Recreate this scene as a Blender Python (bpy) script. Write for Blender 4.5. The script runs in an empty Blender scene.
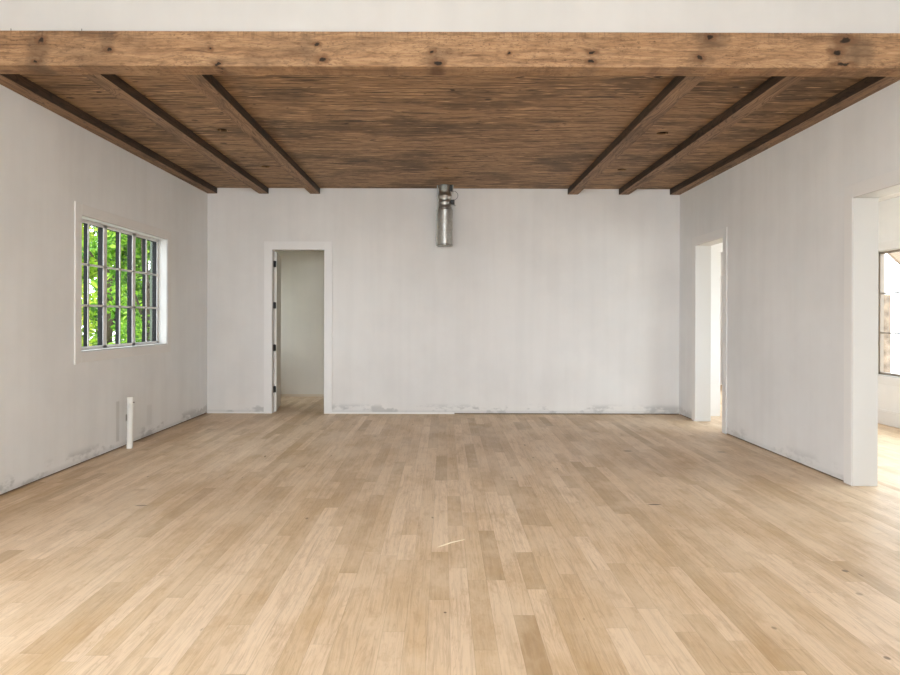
import bpy, bmesh, math, random
from mathutils import Vector, Matrix
R = math.radians
random.seed(7)
sc = bpy.context.scene
COL = sc.collection

# ------------------------------------------------------------------ camera
CAMZ, F = 1.43, 640.0
cam = bpy.data.cameras.new('camera'); co = bpy.data.objects.new('camera', cam); COL.objects.link(co)
cam.sensor_width = 36.0; cam.lens = F / 900 * 36
cam.shift_x = 6 / 900; cam.shift_y = -19.5 / 900
cam.clip_start = .05; cam.clip_end = 300
co.matrix_world = Matrix.Translation((0, 0, CAMZ)) @ Matrix.Rotation(R(90), 4, 'X') @ Matrix.Rotation(R(.17), 4, 'Z')
sc.camera = co

# ------------------------------------------------------------------ world, sun, added fill lamps, sky portals at the windows
W = bpy.data.worlds.new('sky'); sc.world = W; W.use_nodes = True
bg = W.node_tree.nodes['Background']
bg.inputs[0].default_value = (.91, .99, 1.09, 1); bg.inputs[1].default_value = 6.8
sun = bpy.data.lights.new('sun', 'SUN'); sun.energy = 5.0; sun.angle = R(1.5); sun.color = (1, .95, .85)
so = bpy.data.objects.new('sun', sun); COL.objects.link(so)
so.rotation_euler = (R(-42), 0, R(6)); so.location = (0, 20, 12)

def portal(name, loc, rot, sx, sy):
    l = bpy.data.lights.new(name, 'AREA'); l.shape = 'RECTANGLE'; l.size = sx; l.size_y = sy
    l.cycles.is_portal = True
    o = bpy.data.objects.new(name, l); COL.objects.link(o); o.location = loc; o.rotation_euler = rot
def daylight_fill(name, loc, rot, sx, sy, radiance):     # added area lamp standing in for daylight at a window opening
    l = bpy.data.lights.new(name, 'AREA'); l.shape = 'RECTANGLE'; l.size = sx; l.size_y = sy
    l.energy = radiance * math.pi * sx * sy; l.color = (.91, .99, 1.09)
    o = bpy.data.objects.new(name, l); COL.objects.link(o); o.location = loc; o.rotation_euler = rot
daylight_fill('rear_fill_lamp', (0, -12.02, 1.65), (R(90), 0, 0), 6.6, 2.6, 14)  # added fill lamp in the unseen window behind the camera
daylight_fill('hall_fill_lamp', (6.24, 5.75, 1.52), (R(90), 0, R(90)), 4.4, 1.7, 3.2)  # added lamp out of view outside the hall window, boosts its daylight
portal('daylight_left', (-3.72, -.6, 1.5), (R(90), 0, R(-90)), 6.8, 2.3)
portal('daylight_window', (-3.68, 7.18, 1.76), (R(90), 0, R(-90)), 1.9, 1.35)
portal('daylight_side', (6.12, 11.2, 1.6), (R(90), 0, R(90)), 2.6, 2.4)
portal('daylight_closet', (-3.68, 11.05, 1.6), (R(90), 0, R(-90)), .7, 1.4)

sc.view_settings.view_transform = 'Standard'; sc.view_settings.look = 'None'
sc.view_settings.gamma = 1; sc.view_settings.use_curve_mapping = False
sc.view_settings.exposure = 0.03
sc.cycles.max_bounces = 14; sc.cycles.diffuse_bounces = 10; sc.cycles.transparent_max_bounces = 16
sc.cycles.use_denoising = True
sc.cycles.sample_clamp_indirect = 6
sc.cycles.caustics_reflective = False; sc.cycles.caustics_refractive = False

# ------------------------------------------------------------------ node helpers
class NT:
    def __init__(s, name, rough=.6, spec=.3, metal=0.0):
        s.m = bpy.data.materials.new(name); s.m.use_nodes = True
        s.t = s.m.node_tree; s.b = s.t.nodes['Principled BSDF']
        s.b.inputs['Roughness'].default_value = rough
        s.b.inputs['Specular IOR Level'].default_value = spec
        s.b.inputs['Metallic'].default_value = metal
    def n(s, typ, **kw):
        nd = s.t.nodes.new(typ)
        for k, v in kw.items(): setattr(nd, k, v)
        return nd
    def put(s, sock, v):
        if isinstance(v, bpy.types.NodeSocket): s.t.links.new(v, sock)
        else: sock.default_value = v
    def math(s, op, a, b=None, c=None, clamp=False):
        nd = s.n('ShaderNodeMath', operation=op); nd.use_clamp = clamp
        s.put(nd.inputs[0], a)
        if b is not None: s.put(nd.inputs[1], b)
        if c is not None: s.put(nd.inputs[2], c)
        return nd.outputs[0]
    def pos(s):
        return s.n('ShaderNodeNewGeometry').outputs['Position']
    def obj(s):
        return s.n('ShaderNodeTexCoord').outputs['Object']
    def xyz(s, v):
        nd = s.n('ShaderNodeSeparateXYZ'); s.put(nd.inputs[0], v); return nd.outputs
    def comb(s, x, y, z):
        nd = s.n('ShaderNodeCombineXYZ')
        for i, v in enumerate((x, y, z)): s.put(nd.inputs[i], v)
        return nd.outputs[0]
    def scale(s, v, sc3):
        nd = s.n('ShaderNodeVectorMath', operation='MULTIPLY'); s.put(nd.inputs[0], v); s.put(nd.inputs[1], sc3); return nd.outputs[0]
    def add(s, v, w):
        nd = s.n('ShaderNodeVectorMath', operation='ADD'); s.put(nd.inputs[0], v); s.put(nd.inputs[1], w); return nd.outputs[0]
    def noise(s, v, scale=1.0, detail=4, rough=.55, dist=0.0, col=False):
        nd = s.n('ShaderNodeTexNoise'); s.put(nd.inputs['Vector'], v); nd.inputs['Scale'].default_value = scale
        nd.inputs['Detail'].default_value = detail; nd.inputs['Roughness'].default_value = rough; nd.inputs['Distortion'].default_value = dist
        return nd.outputs[1 if col else 0]
    def rng(s, v, a, b, c=0.0, d=1.0, smooth=True):
        nd = s.n('ShaderNodeMapRange'); nd.interpolation_type = 'SMOOTHSTEP' if smooth else 'LINEAR'
        s.put(nd.inputs[0], v)
        for i, x in enumerate((a, b, c, d)): nd.inputs[i + 1].default_value = x
        return nd.outputs[0]
    def mix(s, f, a, b, mode='MIX'):
        nd = s.n('ShaderNodeMix', data_type='RGBA', blend_type=mode)
        s.put(nd.inputs[0], f)
        for k, v in ((6, a), (7, b)):
            if isinstance(v, bpy.types.NodeSocket): s.t.links.new(v, nd.inputs[k])
            else: nd.inputs[k].default_value = (*v[:3], 1)
        return nd.outputs[2]
    def col(s, c):
        if isinstance(c, bpy.types.NodeSocket): s.t.links.new(c, s.b.inputs['Base Color'])
        else: s.b.inputs['Base Color'].default_value = (*c[:3], 1)
    def bump(s, h, strength=.2, dist=.002):
        nd = s.n('ShaderNodeBump'); nd.inputs['Strength'].default_value = strength; nd.inputs['Distance'].default_value = dist
        s.put(nd.inputs['Height'], h); s.t.links.new(nd.outputs[0], s.b.inputs['Normal'])
    def spot(s, u, v, u0, v0, a, b, soft=1.6, lo=.25):
        """1 inside the ellipse a x b about (u0,v0), 0 outside"""
        du = s.math('DIVIDE', s.math('SUBTRACT', u, u0), a); dv = s.math('DIVIDE', s.math('SUBTRACT', v, v0), b)
        d = s.math('ADD', s.math('MULTIPLY', du, du), s.math('MULTIPLY', dv, dv))
        return s.rng(d, lo, soft, 1, 0)
    def box2(s, u, v, u0, u1, v0, v1, e=.01):
        a = s.math('MULTIPLY', s.rng(u, u0 - e, u0 + e), s.rng(u, u1 - e, u1 + e, 1, 0))
        b = s.math('MULTIPLY', s.rng(v, v0 - e, v0 + e), s.rng(v, v1 - e, v1 + e, 1, 0))
        return s.math('MULTIPLY', a, b)

def plain(name, c, rough=.6, spec=.3, metal=0.0, vary=.05, sc_=6):
    t = NT(name, rough, spec, metal)
    n = t.noise(t.obj(), sc_, 3)
    t.col(t.mix(n, [x * (1 - vary) for x in c], [min(1, x * (1 + vary)) for x in c]))
    return t.m

# primed drywall; axis = which world axis runs along the wall
def wall_mat(name, axis, base=(.75, .742, .722), stain=1.0, marks=()):
    t = NT(name, .75, .25)
    P = t.pos(); x, y, z = t.xyz(P)
    u = x if axis == 'x' else y
    big = t.noise(P, .9, 4, .6)
    ver = t.noise(t.comb(t.math('MULTIPLY', u, 5.5), 3.1, t.math('MULTIPLY', z, .35)), 1.0, 3, .6)
    c = t.mix(t.rng(big, .32, .68), [b * .955 for b in base], [min(1, b * 1.03) for b in base])
    c = t.mix(t.math('MULTIPLY', t.rng(ver, .35, .7), .07 * 1.0), c, (.42, .41, .39))
    # taping mud bands: faint cooler patches
    mud = t.noise(t.comb(t.math('MULTIPLY', u, 1.3), 7.7, t.math('MULTIPLY', z, .8)), 1.0, 2, .4)
    c = t.mix(t.rng(mud, .58, .7, 0, .35), c, (base[0] * .96, base[1] * .985, base[2] * .99))
    # scuffed grey smears along the foot of the wall
    low = t.rng(z, .08, .17, 1, 0)
    pat = t.rng(t.noise(t.comb(t.math('MULTIPLY', u, 2.6), 1.7, t.math('MULTIPLY', z, 5.0)), 1.0, 4, .62), .5, .6)
    m = t.math('MULTIPLY', t.math('MULTIPLY', low, pat), .55 * stain)
    c = t.mix(m, c, (.36, .37, .365))
    lowb = t.math('MULTIPLY', t.rng(z, .03, .07, 1, 0), .3 * stain)
    c = t.mix(lowb, c, (.42, .43, .42))
    for (u0, u1, z0, z1, k) in marks:
        c = t.mix(t.math('MULTIPLY', t.box2(u, z, u0, u1, z0, z1, .012), k), c, (.27, .27, .25))
    t.col(c)
    t.bump(t.noise(P, 90, 3, .6), .12, .002)
    return t.m

def px2left(px, py):      # point of the left wall seen at a pixel
    Z = 3.53 * F / (444 - px); return Z, CAMZ + (318 - py) * Z / F

M = {}
M['wall_back'] = wall_mat('primed_wall_back', 'x')
lm = []
for (a, b, c, d, k) in ((116.5, 119.5, 402, 443, .35), (126, 127.8, 415, 422, .95), (147, 152, 405, 427, .12)):
    y0, z0 = px2left(a, d); y1, z1 = px2left(b, c); lm.append((y0, y1, z0, z1, k))
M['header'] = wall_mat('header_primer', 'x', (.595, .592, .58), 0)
M['wall_left'] = wall_mat('primed_wall_left', 'y', (.79, .80, .80), marks=lm)
M['wall_right'] = wall_mat('primed_wall_right', 'y', (.77, .775, .77), stain=.6)
M['hall'] = wall_mat('hall_wall_paint', 'y', (.78, .775, .765), .1)
M['closet'] = wall_mat('closet_wall', 'x', (.72, .68, .60), stain=.1)
M['trim'] = plain('trim_primer', (.72, .71, .695), .5, .4, vary=.015, sc_=2)
M['casing'] = plain('casing_primer', (.775, .77, .755), .5, .4, vary=.015, sc_=2)
M['jamb'] = plain('primed_jamb', (.55, .54, .515), .5, .3, vary=.015, sc_=2)
M['ceil_white'] = plain('ceiling_primer', (.77, .765, .75), .8, .2, vary=.02, sc_=1)
M['plate'] = plain('sill_plate_wood', (.16, .11, .07), .8)
M['black'] = plain('black_metal', (.012, .012, .012), .4, .5)
M['frame_black'] = plain('window_black', (.007, .006, .006), .6, .2)
M['frame_brown'] = plain('window_bronze', (.24, .20, .16), .5, .4)
M['outer_grey'] = plain('exterior_trim_grey', (.09, .11, .075), .6)
M['pvc'] = plain('white_pvc', (.80, .80, .76), .4, .5, vary=.02)
M['door_paint'] = plain('door_paint', (.70, .685, .65), .45, .4, vary=.02)
M['dark_void'] = plain('dark_cavity', (.02, .017, .014), .9, .1)
M['wood_door'] = plain('brown_door', (.22, .16, .11), .5, .4, vary=.15)

# ---------------------------------------------------------------- stained pine
KN = [(40, 40, .030, .016), (35, 62, .022, .010), (108, 50, .024, .014), (210, 49, .014, .010), (217, 64.5, .026, .012),
      (315, 45, .022, .010), (320.5, 59.5, .030, .020), (431, 51.5, .018, .012), (437, 63.5, .034, .018),
      (508, 54, .012, .008), (591, 52.5, .030, .012), (590.5, 62, .028, .012), (699, 59, .026, .022),
      (709, 38, .030, .014), (845, 41, .050, .022), (836, 53, .036, .020), (843, 65, .062, .012)]
SM = [(38, 50, .07, .12, .5), (33, 64, .06, .04, .5), (106, 40, .045, .08, .45), (222, 62, .09, .03, .3), (308, 48, .05, .09, .4),
      (434, 60, .07, .06, .35), (590, 57, .06, .09, .25), (712, 42, .10, .06, .55), (700, 60, .08, .06, .35),
      (843, 50, .09, .12, .45), (861, 52, .075, .09, .6), (700, 34, .06, .04, .3)]
def beam_px(px, py):
    return (px - 444) * 4.70 / F, 3.275 + (65.6 + px * .0036 - py) * 4.70 / F

def pine(name, axis, light=(.40, .25, .14), mid=(.26, .155, .083), dark=(.07, .042, .024), front=False, blotch=.5, planks=0, seed=0.0):
    t = NT(name, .62, .25)
    P = t.pos(); x, y, z = t.xyz(P)
    warp = t.noise(t.scale(P, (2.2, 2.2, 2.2)), 1.0, 2)
    wv = t.math('MULTIPLY', t.math('SUBTRACT', warp, .5), .07)
    if axis == 'x':
        al, a2, a3 = x, t.math('ADD', y, wv), t.math('ADD', z, wv)
    else:
        al, a2, a3 = y, t.math('ADD', x, wv), t.math('ADD', z, wv)
    off = seed
    if planks:
        idn = t.math('FLOOR', t.math('DIVIDE', t.math('SUBTRACT', y, 4.87), planks))
        wn = t.n('ShaderNodeTexWhiteNoise', noise_dimensions='1D'); t.put(wn.inputs['W'], idn)
        rnd = wn.outputs['Value']
        off = t.math('MULTIPLY', rnd, 37.0)
    al = t.math('ADD', al, off)
    g1 = t.noise(t.comb(t.math('MULTIPLY', al, 1.1), t.math('MULTIPLY', a2, 22), t.math('MULTIPLY', a3, 22)), 1.0, 5, .62, .5)
    g2 = t.noise(t.comb(t.math('MULTIPLY', al, 5.0), t.math('MULTIPLY', a2, 120), t.math('MULTIPLY', a3, 120)), 1.0, 3, .6)
    c = t.mix(t.rng(g1, .34, .64), mid, light)
    c = t.mix(t.rng(g1, .27, .42, .75, 0), c, dark)
    c = t.mix(t.rng(g2, .50, .75, 0, .30), c, dark)
    cg = t.noise(t.comb(t.math('MULTIPLY', al, .8), t.math('MULTIPLY', a2, 7.5), t.math('MULTIPLY', a3, 7.5)), 1.0, 2, .45, .6)
    ln = t.math('PINGPONG', t.math('MULTIPLY', cg, 16.0), .5)
    c = t.mix(t.rng(ln, .30, .48, 0, .26 if front else .6), c, dark)
    # uneven stain
    bl = t.noise(t.comb(t.math('MULTIPLY', al, 1.3), t.math('MULTIPLY', a2, 3.5), t.math('MULTIPLY', a3, 3.5)), 1.0, 4, .6)
    c = t.mix(t.rng(bl, .48, .72, 0, blotch), c, dark)
    if planks:
        c = t.mix(t.math('MULTIPLY', rnd, .65), c, mid)
        # streaky dark lines and scattered small knots
        st = t.noise(t.comb(t.math('MULTIPLY', al, 1.6), t.math('MULTIPLY', y, 16), 0.0), 1.0, 4, .7)
        c = t.mix(t.rng(st, .54, .63, 0, .8), c, dark)
        st3 = t.noise(t.comb(t.math('MULTIPLY', al, 1.2), t.math('MULTIPLY', y, 30), 3.0), 1.0, 4, .7)
        c = t.mix(t.rng(st3, .53, .60, 0, .6), c, dark)
        cl = t.noise(t.comb(t.math('MULTIPLY', x, .9), t.math('MULTIPLY', y, 1.6), 5.0), 1.0, 4, .6)
        c = t.mix(t.rng(cl, .46, .64, 0, .6), c, dark)
        st2 = t.noise(t.comb(t.math('MULTIPLY', al, 3.4), t.math('MULTIPLY', y, 26), 9.0), 1.0, 3, .6)
        c = t.mix(t.rng(st2, .56, .70, 0, .7), c, [min(1, q * 1.5) for q in light])
        kn = t.noise(t.comb(t.math('MULTIPLY', al, 7), t.math('MULTIPLY', y, 13), 4.0), 1.0, 1, .4)
        c = t.mix(t.rng(kn, .71, .77, 0, .9), c, (.03, .018, .01))
    if front:
        # fine pitted specks of the rough sawn face
        sp = t.noise(t.scale(P, (34, 34, 60)), 1.0, 3, .7)
        area = t.rng(t.noise(t.scale(P, (1.6, 1, 6)), 1.0, 3), .42, .62)
        c = t.mix(t.math('MULTIPLY', t.rng(sp, .56, .68, 0, .7), area), c, dark)
        mo = t.noise(t.comb(t.math('MULTIPLY', x, 5), 0.0, t.math('MULTIPLY', z, 24)), 1.0, 5, .7)
        c = t.mix(t.rng(mo, .44, .66, 0, .55), c, (.13, .07, .035)); c = t.mix(t.rng(mo, .30, .42, .4, 0), c, (.56, .37, .22))
        gr_ = t.noise(t.scale(P, (18, 18, 45)), 1.0, 5, .75); c = t.mix(t.rng(gr_, .52, .66, 0, .5), c, (.14, .075, .038))
        saw = t.noise(t.comb(t.math('MULTIPLY', x, 60), 0.0, t.math('MULTIPLY', z, 3)), 1.0, 2)
        top = t.rng(z, 3.45, 3.53)
        c = t.mix(t.math('MULTIPLY', t.rng(saw, .5, .65, 0, .35), top), c, dark)
        wu = t.math('ADD', x, t.math('MULTIPLY', t.math('SUBTRACT', t.noise(P, 14, 3), .5), .07))
        wz = t.math('ADD', z, t.math('MULTIPLY', t.math('SUBTRACT', t.noise(P, 17, 3), .5), .06))
        for (px, py, a, b, k) in SM:
            u0, v0 = beam_px(px, py)
            c = t.mix(t.math('MULTIPLY', t.spot(wu, wz, u0, v0, a * 1.3, b * 1.3, 1.6, 0.0), k), c, (.10, .065, .04))
        for (px, py, a, b) in KN:
            u0, v0 = beam_px(px, py)
            c = t.mix(t.math('MULTIPLY', t.spot(wu, wz, u0, v0, a * 2.0, b * 2.4, 1.5, 0.0), .7), c, (.13, .06, .025))
            c = t.mix(t.math('MULTIPLY', t.spot(wu, wz, u0, v0, a * .95, b * 1.15, 1.0), .93), c, (.012, .008, .005))
    t.col(c)
    t.bump(g1, .35, .004)
    return t.m
M['beam_front'] = pine('stained_pine_front_beam', 'x', (.46, .285, .155), (.34, .195, .10), (.085, .05, .03), front=True, blotch=.45)
M['beam_side'] = pine('shade_toned_beam_sides', 'y', (.085, .055, .036), (.05, .033, .022), (.02, .014, .010), blotch=.6)  # shade on the beam sides, put into the colour
M['planks'] = pine('stained_pine_planks', 'x', (.50, .315, .175), (.30, .18, .095), (.055, .033, .019), planks=.1335, blotch=.55)

# ---------------------------------------------------------------- oak floor boards
def floor_mat():
    t = NT('white_oak_boards', .36, .15)
    at = t.n('ShaderNodeAttribute', attribute_name='board'); tone, seed, edge = t.xyz(at.outputs['Vector'])
    uv = t.n('ShaderNodeUVMap', uv_map='UVMap').outputs[0]; bu, bv, _ = t.xyz(uv)
    P = t.pos(); x, y, z = t.xyz(P)
    sd = t.math('MULTIPLY', seed, 53.0)
    w = t.math('MULTIPLY', t.math('SUBTRACT', t.noise(t.comb(t.math('MULTIPLY', x, 6), t.math('MULTIPLY', y, 1.4), sd), 1.0, 2), .5), .05)
    xx = t.math('ADD', x, w)
    g = t.noise(t.comb(t.math('MULTIPLY', xx, 60), t.math('MULTIPLY', y, 2.2), sd), 1.0, 5, .65, .3)
    cath = t.noise(t.comb(t.math('MULTIPLY', xx, 22), t.math('MULTIPLY', y, 1.1), sd), 1.0, 2, .5, 1.5)
    ring = t.math('PINGPONG', t.math('MULTIPLY', cath, 9.0), .5)
    pale, oak, tan = (.78, .61, .435), (.65, .48, .305), (.45, .31, .175)
    c = t.mix(t.rng(tone, .0, .5, smooth=False), pale, oak)
    c = t.mix(t.rng(tone, .5, 1.0, smooth=False), c, tan)
    c = t.mix(t.rng(g, .45, .72, 0, .42), c, (.34, .22, .125))
    c = t.mix(t.rng(ring, .28, .48, 0, .24), c, (.36, .235, .135))
    c = t.mix(t.rng(g, .25, .42, .22, 0), c, (.78, .66, .50))
    # sanding haze and worn darker areas across boards
    hz = t.noise(t.scale(P, (.7, .5, 1)), 1.0, 4, .6)
    c = t.mix(t.rng(hz, .45, .72, 0, .32), c, (.42, .28, .16))
    hz2 = t.noise(t.scale(P, (2.6, 1.2, 1)), 1.0, 5, .65)
    c = t.mix(t.rng(hz2, .36, .56, .45, 0), c, (.76, .61, .44)); c = t.mix(t.rng(hz2, .52, .72, 0, .42), c, (.46, .29, .125))
    hz3 = t.noise(t.comb(t.math('MULTIPLY', x, 9), t.math('MULTIPLY', y, 3.5), sd), 1.0, 5, .7)
    c = t.mix(t.rng(hz3, .50, .68, 0, .38), c, (.45, .29, .155))
    fl2 = t.noise(t.scale(P, (55, 90, 1)), 1.0, 3, .7); c = t.mix(t.rng(fl2, .60, .74, 0, .28), c, (.42, .28, .16))
    fl = t.noise(t.scale(P, (26, 60, 1)), 1.0, 3, .7)
    c = t.mix(t.rng(fl, .62, .74, 0, .22), c, (.80, .68, .52))
    # mineral streaks / pin knots
    kn = t.noise(t.comb(t.math('MULTIPLY', x, 17), t.math('MULTIPLY', y, 6), sd), 1.0, 1, .4)
    c = t.mix(t.rng(kn, .79, .83, 0, .7), c, (.16, .09, .05))
    for (px, py, a, b, k) in ((655, 504.5, .055, .012, .85), (142, 505.5, .05, .012, .6), (846, 571, .02, .012, .7), (860, 594, .018, .012, .4),
                              (446, 612.5, .008, .006, .8), (888, 658, .014, .01, .7), (775, 628, .012, .01, .5), (722, 452, .05, .02, .5), (628, 451, .05, .03, .5)):
        Z = CAMZ * F / (py - 318 - .003 * (px - 444)); X = (px - 444) * Z / F
        c = t.mix(t.math('MULTIPLY', t.spot(x, y, X, Z, a, b * 1.6, 1.3), k), c, (.10, .06, .035))
    # joints between boards
    e = t.math('MINIMUM', bu, bv)
    c = t.mix(t.rng(e, .0004, .0018, .30, 0), c, (.20, .12, .065))
    t.col(c)
    t.put(t.b.inputs['Roughness'], t.rng(t.noise(t.scale(P, (3, 1, 1)), 1.0, 3), .3, .7, .34, .46))
    t.bump(t.math('ADD', t.math('MULTIPLY', g, .3), t.rng(e, 0, .003)), .15, .0015)
    return t.m
M['floor'] = floor_mat()

def glass():
    m = bpy.data.materials.new('window_glass'); m.use_nodes = True; t = m.node_tree; t.nodes.clear()
    o = t.nodes.new('ShaderNodeOutputMaterial'); mx = t.nodes.new('ShaderNodeMixShader'); tr = t.nodes.new('ShaderNodeBsdfTransparent')
    gl = t.nodes.new('ShaderNodeBsdfGlossy'); gl.inputs['Roughness'].default_value = .02; mx.inputs[0].default_value = .03
    tr.inputs[0].default_value = (.97, .985, .975, 1)
    t.links.new(tr.outputs[0], mx.inputs[1]); t.links.new(gl.outputs[0], mx.inputs[2]); t.links.new(mx.outputs[0], o.inputs[0])
    return m
M['glass'] = glass()

# ------------------------------------------------------------------ mesh helpers
class MB:
    def __init__(s): s.bm = bmesh.new()
    def box(s, x0, x1, y0, y1, z0, z1, mat=0):
        v = [s.bm.verts.new(p) for p in ((x0, y0, z0), (x1, y0, z0), (x1, y1, z0), (x0, y1, z0), (x0, y0, z1), (x1, y0, z1), (x1, y1, z1), (x0, y1, z1))]
        for f in ((0, 3, 2, 1), (4, 5, 6, 7), (0, 1, 5, 4), (1, 2, 6, 5), (2, 3, 7, 6), (3, 0, 4, 7)):
            s.bm.faces.new([v[i] for i in f]).material_index = mat
        return s
    def tube(s, pts, r, seg=12, cap=True, mat=0):
        pts = [Vector(p) for p in pts]; rings = []
        rr = r if isinstance(r, (list, tuple)) else [r] * len(pts)
        prev = None
        for i, p in enumerate(pts):
            d = (pts[min(i + 1, len(pts) - 1)] - pts[max(i - 1, 0)]).normalized()
            if prev is None: a = d.orthogonal().normalized()
            else: a = (prev - d * prev.dot(d)).normalized()
            prev = a; b = d.cross(a)
            rings.append([s.bm.verts.new(p + (a * math.cos(2 * math.pi * k / seg) + b * math.sin(2 * math.pi * k / seg)) * rr[i]) for k in range(seg)])
        for i in range(len(rings) - 1):
            for k in range(seg):
                f = s.bm.faces.new((rings[i][k], rings[i][(k + 1) % seg], rings[i + 1][(k + 1) % seg], rings[i + 1][k])); f.smooth = True; f.material_index = mat
        if cap:
            s.bm.faces.new(rings[0][::-1]).material_index = mat; s.bm.faces.new(rings[-1]).material_index = mat
        return s
    def lathe(s, prof, c, seg=40, mat=0):
        rings = [[s.bm.verts.new((c[0] + r * math.cos(2 * math.pi * k / seg), c[1] + r * math.sin(2 * math.pi * k / seg), c[2] + z)) for k in range(seg)] for r, z in prof]
        for i in range(len(rings) - 1):
            for k in range(seg):
                f = s.bm.faces.new((rings[i][k], rings[i][(k + 1) % seg], rings[i + 1][(k + 1) % seg], rings[i + 1][k])); f.smooth = True; f.material_index = mat
        return s
    def build(s, name, mats, parent=None, bevel=0, loc=None, rz=0):
        me = bpy.data.meshes.new(name)
        bmesh.ops.recalc_face_normals(s.bm, faces=s.bm.faces); s.bm.to_mesh(me); s.bm.free()
        for m in (mats if isinstance(mats, (list, tuple)) else [mats]): me.materials.append(m)
        o = bpy.data.objects.new(name, me); COL.objects.link(o)
        if parent: o.parent = parent
        if loc: o.location = loc
        if rz: o.rotation_euler = (0, 0, rz)
        if bevel:
            b = o.modifiers.new('bevel', 'BEVEL'); b.width = bevel; b.segments = 2; b.limit_method = 'ANGLE'
        return o
def struct(o): o['kind'] = 'structure'; return o
def tag(o, label, cat, group=None, kind=None):
    o['label'] = label; o['category'] = cat
    if group: o['group'] = group
    if kind: o['kind'] = kind
    return o
def empty(name, loc, rz=0):
    o = bpy.data.objects.new(name, None); COL.objects.link(o); o.location = loc; o.rotation_euler = (0, 0, rz); return o

# ------------------------------------------------------------------ setting
XL, XR, YB, YR = -3.53, 3.51, 9.54, -12.0
HZ = 2.445
CZ = 3.36          # plank ceiling
TOP = 4.6          # ceiling of the taller half the photo is taken from
G = .014

# floor: one mesh of individual boards
def build_floor():
    rnd = random.Random(21)
    me = bpy.data.meshes.new('floor'); bm = bmesh.new()
    uvl = bm.loops.layers.uv.new('UVMap'); lay = bm.loops.layers.float_vector.new('board')
    w = .1025; x0 = .031; rows = []
    edges = [x0 + k * w for k in range(-10, 16)]
    while edges[0] > XL - .1: edges.insert(0, edges[0] - rnd.choice((w, w, w * .66, w * .8)))
    while edges[-1] < 7.9: edges.append(edges[-1] + rnd.choice((w, w, w * .66, w * .8)))
    g = lambda py: CAMZ * F / (py - 318)
    # joints read off the photograph for the boards nearest the camera: row start x -> [(far y, near y, tone)]
    fixed = {0: [(g(568), 1.6, .04)], -1: [(g(600), 1.6, .24), (g(552), g(600), .62)], 1: [(g(650), 1.6, .5), (g(580), g(650), .66)],
             3: [(g(615), 1.5, .95), (g(540), g(615), .3)], 4: [(g(589), 1.5, .2), (g(552), g(589), .75)], 5: [(g(598), 1.6, .65)],
             -2: [(g(560), 1.5, .5)], -3: [(g(632), 1.5, .25), (g(560), g(632), .5)], 2: [(g(580), 1.4, .22)]}
    i0 = min(range(len(edges)), key=lambda i: abs(edges[i] - x0))
    def quad(xa, xb, ya, yb, tone):
        vs = [bm.verts.new((a, b, 0)) for a, b in ((xa, ya), (xb, ya), (xb, yb), (xa, yb))]
        xm, ym = (xa + xb) / 2, (ya + yb) / 2
        # fan of four so the UVs can hold the distance to the nearest edge
        c1 = bm.verts.new((xm, ya + (xb - xa) / 2, 0)); c2 = bm.verts.new((xm, yb - (xb - xa) / 2, 0)); sd = rnd.random(); h = (xb - xa) / 2
        for f in ((vs[0], vs[1], c1), (vs[1], vs[2], c2, c1), (vs[2], vs[3], c2), (vs[3], vs[0], c1, c2)):
            fc = bm.faces.new(f)
            for l in fc.loops:
                d = h if l.vert in (c1, c2) else 0.0
                l[uvl].uv = (d, d); l[lay] = (tone, sd, 0)
    for i in range(len(edges) - 1):
        xa, xb = edges[i], edges[i + 1]
        y = 14.3; segs = []
        fx = fixed.get(i - i0)
        ystart = -3.1
        if fx:
            for far, near, tone in fx: segs.append((near, far, tone))
            lim = max(f[0] for f in fx); lo = min(f[1] for f in fx)
        else: lim = lo = None
        def fill(a, b):
            yy = a - (0 if a != -12.1 else rnd.random())
            while yy < b - .02:
                L = rnd.choice((.45, .6, .8, .9, 1.1, 1.3, 1.6, 2.0)) * rnd.uniform(.85, 1.15)
                e = min(b, yy + L)
                if b - e < .25: e = b
                t = rnd.random(); tone = rnd.gauss(.38, .19)
                if t < .06: tone = rnd.uniform(.62, .85)
                if t > .88: tone = rnd.uniform(0, .15)
                segs.append((yy, e, min(1, max(0, tone)))); yy = e
        if lim: fill(-12.1, lo); fill(lim, 14.3)
        else: fill(-12.1, 14.3)
        for a, b, tn in segs: quad(xa, xb, a, b, tn)
    # subfloor slab edge below
    me2 = MB().box(XL - .3, 8.0, -12.25, 14.4, -.25, -.02).build('floor_slab', M['plate'])
    bm.to_mesh(me); bm.free(); me.materials.append(M['floor'])
    o = struct(bpy.data.objects.new('floor', me)); COL.objects.link(o)
    me2.parent = o
build_floor()

def wall_x(mb, y0, y1, xa, xb, z0, z1, holes, mat=0):
    """wall running along x with rectangular holes (x0,x1,z0,z1)"""
    cur = xa
    for (a, b, c, d) in sorted(holes):
        if a > cur: mb.box(cur, a, y0, y1, z0, z1, mat)
        if c > z0: mb.box(a, b, y0, y1, z0, c, mat)
        if d < z1: mb.box(a, b, y0, y1, d, z1, mat)
        cur = b
    if cur < xb: mb.box(cur, xb, y0, y1, z0, z1, mat)
def wall_y(mb, x0, x1, ya, yb, z0, z1, holes, mat=0):
    cur = ya
    for (a, b, c, d) in sorted(holes):
        if a > cur: mb.box(x0, x1, cur, a, z0, z1, mat)
        if c > z0: mb.box(x0, x1, a, b, z0, c, mat)
        if d < z1: mb.box(x0, x1, a, b, d, z1, mat)
        cur = b
    if cur < yb: mb.box(x0, x1, cur, yb, z0, z1, mat)

D1 = (-2.563, -1.782)          # door in the back wall
W1 = (6.215, 8.15, 1.085, 2.425)
D2 = (8.045, 8.92)
O3 = (3.2, 5.486)
OZ = 2.475
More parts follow.
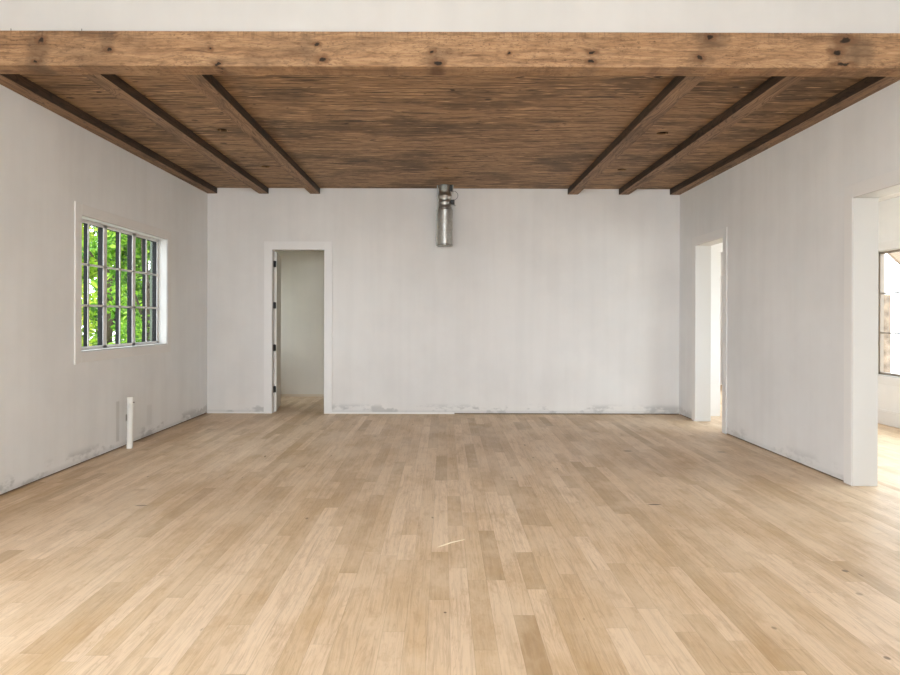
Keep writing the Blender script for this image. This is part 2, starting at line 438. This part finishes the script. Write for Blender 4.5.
# back wall
mb = MB(); wall_x(mb, YB, YB + .13, XL, XR, G, CZ + .3, [(D1[0], D1[1], 0, HZ)]); struct(mb.build('wall_back', M['wall_back']))
# left wall, with the window and a large unseen window added for light behind the camera
mb = MB(); wall_y(mb, XL - .19, XL, YR, YB + .13, G, TOP, [W1, (-4.0, 2.8, .35, 2.65)]); struct(mb.build('wall_left', M['wall_left']))
mb = MB(); wall_y(mb, XR, XR + .20, YR, YB + .13, G, TOP, [(O3[0], O3[1], 0, OZ), (D2[0], D2[1], 0, HZ + .01)]); struct(mb.build('wall_right', M['wall_right']))
# wall behind the camera with a wide unseen window added for light
mb = MB(); wall_x(mb, YR - .19, YR, XL - .19, XR + .2, 0, TOP, [(-3.3, 3.3, .35, 2.95)]); struct(mb.build('wall_rear', M['wall_back']))
# header wall above the big beam, and the taller ceiling
struct(MB().box(XL, XR, 4.725, 4.87, 3.5335, TOP).build('wall_header', M['header']))
struct(MB().box(XL - .19, XR + .2, YR - .19, 4.87, TOP, TOP + .15).build('ceiling_tall', M['ceil_white']))
# dark gap under the drywall
def plate(n, *b): struct(MB().box(*b).build(n, M['plate']))
plate('trim_1', XL - .15, XL - .012, YR, YB, 0, G + .01)
plate('trim_2', XR + .012, XR + .15, O3[1] + .12, D2[0] - .12, 0, G + .01)
plate('trim_3', XR + .012, XR + .15, D2[1] + .12, YB, 0, G + .01)
plate('trim_4', .16, XR, YB + .012, YB + .12, 0, G + .01)
struct(MB().box(XL, D1[0] - .11, YB - .002, YB + .12, 0, G + .01).build('baseboard_back', M['casing']))
struct(MB().box(D1[1] + .11, .16, YB - .002, YB + .12, 0, G + .01).build('baseboard_mid', M['casing']))

# plank ceiling of real tongue-and-groove boards, holes cut for downlights
mb = MB(); y = 4.87; n = 0
while y < YB - .001:
    ye = min(y + .1335, YB)
    mb.box(XL, XR, y + .0012, ye - .0012, CZ, CZ + .02); y = ye
ce = mb.build('ceiling', M['planks'])
HOLES = [(-2.29, 6.60, .055), (2.27, 6.67, .058), (-2.29, 8.19, .055), (2.30, 8.30, .058), (.01, 8.25, .045)]
cut = MB()
for (hx, hy, hr) in HOLES: cut.tube([(hx, hy, CZ - .05), (hx, hy, CZ + .06)], hr, 28)
cu = cut.build('cutter', M['dark_void'])
md = ce.modifiers.new('b', 'BOOLEAN'); md.object = cu; md.solver = 'EXACT'
dg = bpy.context.evaluated_depsgraph_get(); nm = bpy.data.meshes.new_from_object(ce.evaluated_get(dg))
ce.modifiers.clear(); ce.data = nm; bpy.data.objects.remove(cu, do_unlink=True); struct(ce)
struct(MB().box(XL, XR, 4.87, YB, CZ + .14, CZ + .3).build('ceiling_subfloor', M['dark_void']))

# ------------------------------------------------------------------ casings and jambs of the openings
def casing_back():
    c = .118; t = .012
    m = MB(); x0, x1 = D1
    m.box(x0 - c, x0, YB - t, YB, 0, HZ + c); m.box(x1, x1 + c, YB - t, YB, 0, HZ + c); m.box(x0, x1, YB - t, YB, HZ, HZ + c)
    o = struct(m.build('trim_5', M['casing'], bevel=.002))
    j = MB(); j.box(x0 - .02, x0 + .004, YB - .004, YB + .135, 0, HZ); j.box(x1 - .004, x1 + .02, YB - .004, YB + .135, 0, HZ); j.box(x0, x1, YB - .004, YB + .135, HZ - .004, HZ + .02)
    j.build('jamb', M['trim'], o, bevel=.0015)
casing_back()
def casing_right(name, y0, y1, hz, both=True):
    c = .112; t = .012
    m = MB()
    for (xa, xb) in ((XR - t, XR), (XR + .2, XR + .2 + t)):
        m.box(xa, xb, y1, y1 + c, 0, hz + c); m.box(xa, xb, y0 - c, y0, 0, hz + c); m.box(xa, xb, y0, y1, hz, hz + c)
    o = struct(m.build(name, M['casing'], bevel=.003))
    j = MB(); xa, xb = XR - .008, XR + .208
    j.box(xa, xb, y1 - .006, y1 + .015, 0, hz); j.box(xa, xb, y0 - .015, y0 + .006, 0, hz); j.box(xa, xb, y0, y1, hz - .006, hz + .015)
    j.build('jamb', M['jamb'], o, bevel=.003)
casing_right('trim_6', D2[0], D2[1], HZ + .01)
casing_right('trim_7', O3[0], O3[1], OZ)

# ------------------------------------------------------------------ windows (planes of constant x)
deep_k = 1.0
def window_x(name, xin, sgn, y0, y1, z0, z1, units, rows, depth, matin, matout, casing=.10, subdiv=2, casing_mat='casing', wall_t=.19, outer_mat='outer_grey', deep=1.0):
    """xin = wall face, sgn = direction to outdoors"""
    deep_k = deep
    root = struct(empty(name, (0, 0, 0)))
    X = lambda d: xin + sgn * d
    def bx(m, d0, d1, ya, yb, za, zb): a, b = sorted((X(d0), X(d1))); return m.box(a, b, ya, yb, za, zb)
    c = casing; m = MB()
    for a in ((y0 - c, y0, z0 - c, z1 + c), (y1, y1 + c, z0 - c, z1 + c), (y0, y1, z1, z1 + c), (y0, y1, z0 - c, z0)): bx(m, -.012, .001, *a)
    m.build('casing', M[casing_mat], root, bevel=.003)
    m = MB(); q = .012                                                 # reveal lining
    for a in ((y0 - .002, y0 + q, z0, z1), (y1 - q, y1 + .002, z0, z1), (y0, y1, z1 - q, z1 + .002), (y0, y1, z0 - .002, z0 + q)): bx(m, -.004, depth + .001, *a)
    m.build('jamb', M['jamb'], root, bevel=.002)
    m = MB()
    for a in ((y0 - .002, y0 + q, z0, z1), (y1 - q, y1 + .002, z0, z1), (y0, y1, z1 - q, z1 + .002), (y0, y1, z0 - .002, z0 + q)): bx(m, depth + .001, wall_t + .002, *a)
    m.build('outer_jamb', M[outer_mat], root)
    fr = .032; m = MB(); k = MB()
    ya, yb, za, zb = y0 + q, y1 - q, z0 + q, z1 - q
    us = [ya + (yb - ya) * i / units for i in range(units + 1)]
    def member(m1, m2, a, b, c_, d_, deep):
        bx(m1, depth, depth + .006, a, b, c_, d_); bx(m2, depth + .006, depth + deep * deep_k, a + .001, b - .001, c_ + .001, d_ - .001)
    for i in range(units + 1):
        h = fr if i in (0, units) else fr * 1.15
        a = us[i] - (0 if i == 0 else h if i == units else h); b = us[i] + (h if i == 0 else 0 if i == units else h)
        member(m, k, a, b, za, zb, .062)
    member(m, k, ya, yb, za, za + fr, .055); member(m, k, ya, yb, zb - fr, zb, .055)
    for i in range(units):
        for s_ in range(1, subdiv):
            yc = us[i] + (us[i + 1] - us[i]) * s_ / subdiv
            member(m, k, yc - .012, yc + .012, za + fr, zb - fr, .048)
    zs = [za + fr + (zb - za - 2 * fr) * r / rows for r in range(1, rows)]
    for zc in zs: bx(m, depth, depth + .014, ya + fr, yb - fr, zc - .010, zc + .010); bx(k, depth + .0141, depth + .028, ya + fr, yb - fr, zc - .009, zc + .009)
    m.build('inner_frame', M[matin], root, bevel=.0015); k.build('outer_frame', M[matout], root)
    for i in range(units):
        p = MB(); bx(p, depth + .030, depth + .034, us[i] + .03, us[i + 1] - .03, za + .02, zb - .02); p.build('pane', M['glass'], root)
    return root
window_x('window_1', XL, -1, *W1, 3, 3, .105, 'trim', 'frame_black')
MB().box(XL - .001, XL + .014, 6.105, 6.175, .975, 2.535).build('casing_edge', M['casing'], bpy.data.objects['window_1'], bevel=.004)
# latch handles on the three sashes are too small to show; outside reveal
struct(MB().box(XL - .215, XL - .19, 6.05, 6.22, .95, 2.6).box(XL - .215, XL - .19, 8.145, 8.3, .95, 2.6).box(XL - .215, XL - .19, 6.22, 8.145, 2.42, 2.6).box(XL - .22, XL - .19, 6.05, 8.3, .98, 1.09).build('trim_8', M['outer_grey'], bevel=.003))

# ------------------------------------------------------------------ rooms beyond
# hall on the right
XH = 6.0; HC = 3.05
W2 = (3.44, 8.92, .655, 2.375)
mb = MB(); wall_y(mb, XH, XH + .11, 0.6, 9.4, 0, HC, [W2]); struct(mb.build('wall_hall', M['hall']))
window_x('window_2', XH, 1, *W2, 6, 3, .05, 'frame_brown', 'frame_brown', casing=.11, subdiv=2, casing_mat='trim', wall_t=.11, outer_mat='trim', deep=.8)
struct(MB().box(XR + .2, 6.11, .6, 14.1, HC, HC + .15).build('ceiling_hall', M['ceil_white']))
struct(MB().box(XR + .2, XH + .11, .45, .6, 0, HC).build('wall_hall_end', M['hall']))
struct(MB().box(5.975, XH, .6, 9.4, 0, .20).box(5.97, XH, .6, 9.4, .17, .185).build('baseboard_hall', M['trim'], bevel=.004))
mb = MB(); wall_x(mb, 9.4, 9.53, XR + .2, 6.11, 0, HC, [(4.062, 5.7, 0, 2.42)]); struct(mb.build('wall_partition', M['hall']))
struct(MB().box(XR + .2, XR + .33, 9.53, 13.95, 0, HC).build('wall_far_left', M['hall']))
struct(MB().box(XR + .2, 6.11, 13.95, 14.1, 0, HC).build('wall_far', M['hall']))
mb = MB(); wall_y(mb, 6.0, 6.11, 9.53, 13.95, 0, HC, [(9.9, 12.5, .4, 2.8), (12.97, 13.87, 0, 2.34)]); struct(mb.build('wall_far_right', M['hall']))
d = struct(MB().box(6.03, 6.075, 12.985, 13.855, .01, 2.33).build('door_2', M['wood_door'], bevel=.003))
MB().tube([(6.04, 13.07, 1.0), (5.98, 13.07, 1.0), (5.98, 13.17, 1.0)], .009).build('door_handle', M['black'], d)
# small room behind the back wall door
struct(MB().box(-3.66, -.55, YB + 2.04, YB + 2.18, 0, HC).build('wall_closet_back', M['closet']))
mb = MB(); wall_y(mb, -3.66, -3.53, YB + .13, YB + 2.04, 0, HC, [(10.7, 11.4, .9, 2.3)]); struct(mb.build('wall_closet_left', M['closet']))
struct(MB().box(-.68, -.55, YB + .13, YB + 2.04, 0, HC).build('wall_closet_right', M['closet']))
struct(MB().box(-3.66, -.55, YB + .13, YB + 2.18, HC, HC + .1).build('ceiling_closet', M['ceil_white']))
struct(MB().box(-3.53, -.68, YB + 2.025, YB + 2.04, 0, .045).build('baseboard_closet', plain('raw_baseboard', (.66, .57, .44), .6)))

# interior door, swung open into the small room
dr = struct(MB().box(0, .036, 0, .745, .012, 2.42).build('door_1', M['door_paint'], bevel=.002, loc=(-2.561, YB + .112, 0), rz=R(9.5)))
for zc in (2.236, 1.613, .975, .35):
    h = MB().box(-2.560, -2.5565, YB + .05, YB + .106, zc - .047, zc + .047).box(-2.560, -2.530, YB + .1065, YB + .1105, zc - .047, zc + .047)
    h.tube([(-2.553, YB + .104, zc - .05), (-2.553, YB + .104, zc + .05)], .007, 10)
    o = h.build('hinge', M['black'], dr); o.matrix_parent_inverse = (Matrix.Translation((-2.561, YB + .112, 0)) @ Matrix.Rotation(R(9.5), 4, 'Z')).inverted()

# ------------------------------------------------------------------ timber beams
t_names = [('outermost dark ceiling beam running along the left wall', -3.53, -3.385, 0), ('middle of the three dark ceiling beams on the left', -2.762, -2.62, 5.1),
           ('dark ceiling beam on the left nearest the duct', -1.998, -1.852, 11.7), ('dark ceiling beam on the right nearest the duct', 1.837, 1.99, 17.3),
           ('middle of the three dark ceiling beams on the right', 2.60, 2.75, 23.9), ('outermost dark ceiling beam running along the right wall', 3.36, 3.51, 31.3)]
for i, (lab, xa, xb, sd) in enumerate(t_names):
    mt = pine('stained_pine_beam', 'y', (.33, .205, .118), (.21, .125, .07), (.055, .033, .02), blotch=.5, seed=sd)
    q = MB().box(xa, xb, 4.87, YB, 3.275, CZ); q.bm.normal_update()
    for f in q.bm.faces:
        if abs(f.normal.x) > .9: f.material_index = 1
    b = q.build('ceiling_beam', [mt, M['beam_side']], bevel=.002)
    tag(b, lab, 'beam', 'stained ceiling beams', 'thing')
fb = MB().box(XL, XR, 4.70, 4.87, 3.275, 3.533).build('timber_beam', M['beam_front'], bevel=.004)
tag(fb, 'large knotty brown timber beam spanning the full width of the room', 'beam', None, 'thing')
for px in (9, 80):
    x = (px - 444) * 4.7 / F
    MB().tube([(x, 4.712, 3.52), (x, 4.712, 3.552)], .0022, 8).build('nail', M['black'], fb)

# ------------------------------------------------------------------ metal duct
def duct():
    t = NT('galvanised_sheet', .32, .5, 1.0); P = t.pos()
    n = t.n('ShaderNodeTexVoronoi'); n.inputs['Scale'].default_value = 1; t.put(n.inputs['Vector'], t.scale(P, (90, 90, 30)))
    c = t.mix(n.outputs[0], (.34, .33, .30), (.56, .55, .51)); t.col(c)
    x, y, z = t.xyz(P)
    t.put(t.b.inputs['Roughness'], t.rng(t.noise(P, 25, 3), .3, .7, .30, .48)); t.bump(t.noise(t.scale(P, (1, 1, .2)), 14, 2), .25, .006)
    galv = t.m; gd = plain('dull_galvanised', (.30, .30, .27), .5, .5, .8, .2, 30); gw = plain('grey_cap', (.42, .45, .42), .6)
    cx, cy = .008, 9.32
    root = empty('exhaust_duct', (cx, cy, 2.478))
    tag(root, 'round galvanised metal duct hanging from wooden ceiling by back wall', 'duct')
    seg = 48; m = MB(); prof = []
    z = 0.0
    prof.append((.1135, 0)); prof.append((.1165, .004)); prof.append((.1165, .012)); prof.append((.1135, .016))
    while z < .50:
        z += .0125
        if z > .02: prof += [(.1135, z), (.1120, z + .004), (.1135, z + .008)]
    prof += [(.1135, .525), (.098, .54), (.094, .542)]
    m.lathe(prof, (0, 0, 0), seg); o = m.build('pipe', galv, root); m2 = o.modifiers.new('s', 'SOLIDIFY'); m2.thickness = .0015
    MB().lathe([(.105, .003), (.001, .003)], (0, 0, .03), 24).build('damper', M['dark_void'], root)
    MB().lathe([(.096, .53), (.099, .535), (.099, .56), (.094, .565), (.0925, .62), (.097, .626), (.097, .636), (.092, .642), (.092, .70), (.099, .706), (.099, .735), (.091, .74), (.088, .79), (.088, .884)], (0, 0, 0), seg).build('collar', galv, root)
    MB().lathe([(.0, .80), (.045, .80), (.047, .805), (.047, .875), (.0, .875)], (-.01, -.065, 0), 24).build('cap', gw, root)
    # lock seam, mounting straps
    MB().box(-.128, -.108, -.012, .0, .0, .53).build('seam', gd, root, bevel=.002)
    MB().box(-.118, -.098, -.02, -.012, .50, .882).build('strap', gd, root, bevel=.001)
    MB().box(.040, .046, -.108, -.096, .02, .52).build('strap', gd, root, bevel=.001)
    for k, a in enumerate((-140, -100, -65, -30)):
        r = .101; MB().tube([(r * math.cos(R(a)) * .96, r * math.sin(R(a)) * .96, .55), (r * math.cos(R(a)) * 1.08, r * math.sin(R(a)) * 1.08, .55)], .006, 8).build('screw', gd, root)
    MB().box(.072, .112, -.06, -.02, .79, .88).build('bracket', M['black'], root, bevel=.003)
    MB().box(.112, .122, -.06, -.02, .76, .88).build('bracket', gw, root, bevel=.002)
    MB().box(.086, .140, -.075, -.025, .60, .665).build('actuator', M['black'], root, bevel=.008)
    MB().tube([(.12, -.05, .60), (.152, -.06, .575)], .008, 8).build('lever', galv, root)
    pts = [(.128 + .06 * math.cos(R(a)), -.06, .725 + .062 * math.sin(R(a))) for a in range(125, -85, -12)]
    MB().tube([(.09, -.05, .79)] + pts + [(.15, -.06, .655)], .003, 8).build('wire', M['black'], root)
duct()

# ------------------------------------------------------------------ white pipe stub
pr = empty('plumbing_stub', (-3.425, 6.98, 0))
tag(pr, 'short white plastic pipe standing up from floor beside left wall', 'pipe')
MB().tube([(0, 0, 0), (0, 0, .003), (.006, 0, .27), (.007, 0, .50)], [.033, .0325, .031, .0305], 28).build('pipe', M['pvc'], pr)
MB().lathe([(.0, .49), (.033, .49), (.0345, .493), (.0345, .548), (.031, .556), (.024, .558), (.023, .53)], (.007, 0, 0), 28).build('coupling', M['pvc'], pr)
MB().tube([(.035, -.004, .50), (.052, -.006, .50)], .008, 10).build('clip', plain('grey_clip', (.3, .3, .28)), pr)

# thin pale wood sliver lying on the boards
def gp(px, py):
    Z = CAMZ * F / (py - 318 - .003 * (px - 444)); return Vector(((px - 444) * Z / F, Z, .002))
a, b = gp(438, 547.5), gp(466, 539.5)
mid = (a + b) / 2 + Vector((0, .012, 0))
sl = MB().tube([a, a * .6 + mid * .4, mid, mid * .4 + b * .6, b], [.0012, .004, .005, .0035, .001], 6).build('wood_sliver', plain('pale_wood', (.78, .67, .5), .6))
tag(sl, 'thin pale sliver of wood lying on the floor boards', 'wood scrap')

# ------------------------------------------------------------------ outdoors
gr = NT('pale_gravel', .9, .1); gr.col(gr.mix(gr.noise(gr.pos(), 3, 5), (.42, .40, .37), (.56, .54, .50)))
struct(MB().box(-60, 60, -60, 70, -.6, -.4).build('ground', gr.m))
def leaf_mat(name, a, b, c):
    t = NT(name, .5, .3); at = t.n('ShaderNodeAttribute', attribute_name='tint'); v, s2, _ = t.xyz(at.outputs['Vector'])
    col = t.mix(t.rng(v, 0, .6, smooth=False), a, b); col = t.mix(t.rng(v, .6, 1, smooth=False), col, c); t.col(col)
    tr = t.n('ShaderNodeBsdfTranslucent'); t.t.links.new(col, tr.inputs[0]); mx = t.n('ShaderNodeMixShader'); mx.inputs[0].default_value = .45
    out = [n for n in t.t.nodes if n.type == 'OUTPUT_MATERIAL'][0]
    t.t.links.new(t.b.outputs[0], mx.inputs[1]); t.t.links.new(tr.outputs[0], mx.inputs[2]); t.t.links.new(mx.outputs[0], out.inputs[0])
    return t.m
LG = leaf_mat('leaf_green', (.015, .055, .004), (.10, .26, .012), (.34, .52, .05))
LY = leaf_mat('leaf_yellow_green', (.03, .09, .005), (.22, .36, .02), (.62, .62, .10))
BK = plain('bark', (.06, .045, .03), .9, .1, vary=.3)
def tree(label, x, y, r, zlo, zhi, n, mat, seed, size=.11, name='leafy_tree', cat='tree', group='trees outside the left window'):
    rn = random.Random(seed); root = empty(name, (x, y, -.4)); tag(root, label, cat, group)
    bm = bmesh.new(); lay = bm.loops.layers.float_vector.new('tint'); h = zhi - zlo
    clumps = []
    for k in range(int(10 + r * 16)):
        a = rn.uniform(0, 6.283); rr = r * math.sqrt(rn.random()); clumps.append((rr * math.cos(a), rr * math.sin(a), rn.uniform(zlo, zhi) + .4, rn.uniform(.25, .5), rn.gauss(0, .14)))
    for k in range(n):
        c = rn.choice(clumps); d = Vector((rn.gauss(0, 1), rn.gauss(0, 1), rn.gauss(0, .8))).normalized() * c[3] * rn.uniform(.5, 1.1)
        p = Vector(c[:3]) + d
        rot = Matrix.Rotation(rn.uniform(0, 6.28), 3, 'Z') @ Matrix.Rotation(rn.gauss(0, .6), 3, 'X') @ Matrix.Rotation(rn.gauss(0, .6), 3, 'Y')
        s = size * rn.uniform(.6, 1.35); tv = min(1, max(0, rn.gauss(.55, .25) + c[4]))
        pts = [(0, -.5, 0), (.26, -.15, .05), (.2, .25, .03), (0, .55, -.06), (-.2, .25, .03), (-.26, -.15, .05)]
        vs = [bm.verts.new(p + rot @ (Vector(q) * s)) for q in pts]
        for f in ((vs[0], vs[1], vs[2], vs[3]), (vs[0], vs[3], vs[4], vs[5])):
            fc = bm.faces.new(f)
            for l in fc.loops: l[lay] = (tv, 0, 0)
    me = bpy.data.meshes.new('foliage'); bm.to_mesh(me); bm.free(); me.materials.append(mat)
    o = bpy.data.objects.new('foliage', me); COL.objects.link(o); o.parent = root
    tr = MB(); tr.tube([(0, 0, 0), (.05, .03, h * .4 + .3), (-.04, 0, zhi * .8)], [.11, .08, .03], 10)
    for k in range(7):
        a = rn.uniform(0, 6.28); z0 = rn.uniform(.25, .7) * zhi; tr.tube([(0, 0, z0), (math.cos(a) * r * .45, math.sin(a) * r * .45, z0 + .5), (math.cos(a) * r * .8, math.sin(a) * r * .8, z0 + .8)], [.035, .025, .01], 6)
    tr.build('trunk', BK, root)
tree('yellow green tree in the left sash of the left window, nearest the house', -6.4, 10.4, .8, -.2, 3.6, 3800, LY, 3, .14)
tree('bright green tree behind the centre sash of the left window', -7.7, 14.6, 1.0, -.2, 4.4, 9000, LG, 4, .13)
tree('slim mid green tree seen in the right sash of the left window', -5.9, 12.6, .8, -.2, 4.2, 5200, LG, 12, .13)
tree('mid green tree behind the slim one, through the centre and right sashes', -7.6, 18.2, 1.3, -.2, 5.2, 11000, LG, 5, .16)
tree('dense green tree just in front of the tall hedge, outside the left window', -10.6, 22.6, 2.1, -.3, 7.4, 13000, LG, 8, .18)
tree('wide yellow green tree in the left sash, far behind the nearest tree', -14.2, 20.5, 2.4, -.3, 8.0, 12000, LY, 9, .2)
tree('long tall leafy hedge closing the view beyond the left window', -15.5, 27, 4.2, -.3, 10.5, 22000, LG, 14, .36, 'tall_hedge', 'hedge')

# porch outside the hall window
st = NT('rough_stone', .9, .1); vo = st.n('ShaderNodeTexVoronoi'); vo.inputs['Scale'].default_value = 9; st.put(vo.inputs['Vector'], st.pos())
st.col(st.mix(vo.outputs[0], (.10, .075, .055), (.30, .23, .17)))
pc = empty('porch_column', (8.13, 11.75, -.4)); tag(pc, 'stone porch pier with slim white post outside the right hall window', 'column'); pc['kind'] = 'thing'
MB().box(-.14, .01, -.1, .15, 0, 2.28).build('pier', st.m, pc, bevel=.01)
MB().box(-.08, -.03, 0, .05, 2.28, 3.6).build('post', plain('grey_post', (.35, .33, .3)), pc)
tanw = plain('tan_boards', (.15, .10, .06), .7, .2, vary=.12)
pf = empty('porch_canopy', (9.4, 12.2, 2.4)); tag(pf, 'sloping tan board porch canopy outside the right hall window', 'canopy'); pf['kind'] = 'thing'
m = MB()
y0_, z0_, y1_, z1_ = 11.2, 1.88, 12.6, 2.93
v = [m.bm.verts.new(p) for p in ((-.9, y0_ - 12.2, z0_ - 2.4), (.9, y0_ - 12.2, z0_ - 2.4), (.9, y1_ - 12.2, z1_ - 2.4), (-.9, y1_ - 12.2, z1_ - 2.4))]
v2 = [m.bm.verts.new(q.co + Vector((0, 0, .06))) for q in v]
m.bm.faces.new(v[::-1]); m.bm.faces.new(v2)
for i in range(4): m.bm.faces.new((v[i], v[(i + 1) % 4], v2[(i + 1) % 4], v2[i]))
m.build('soffit', tanw, pf)
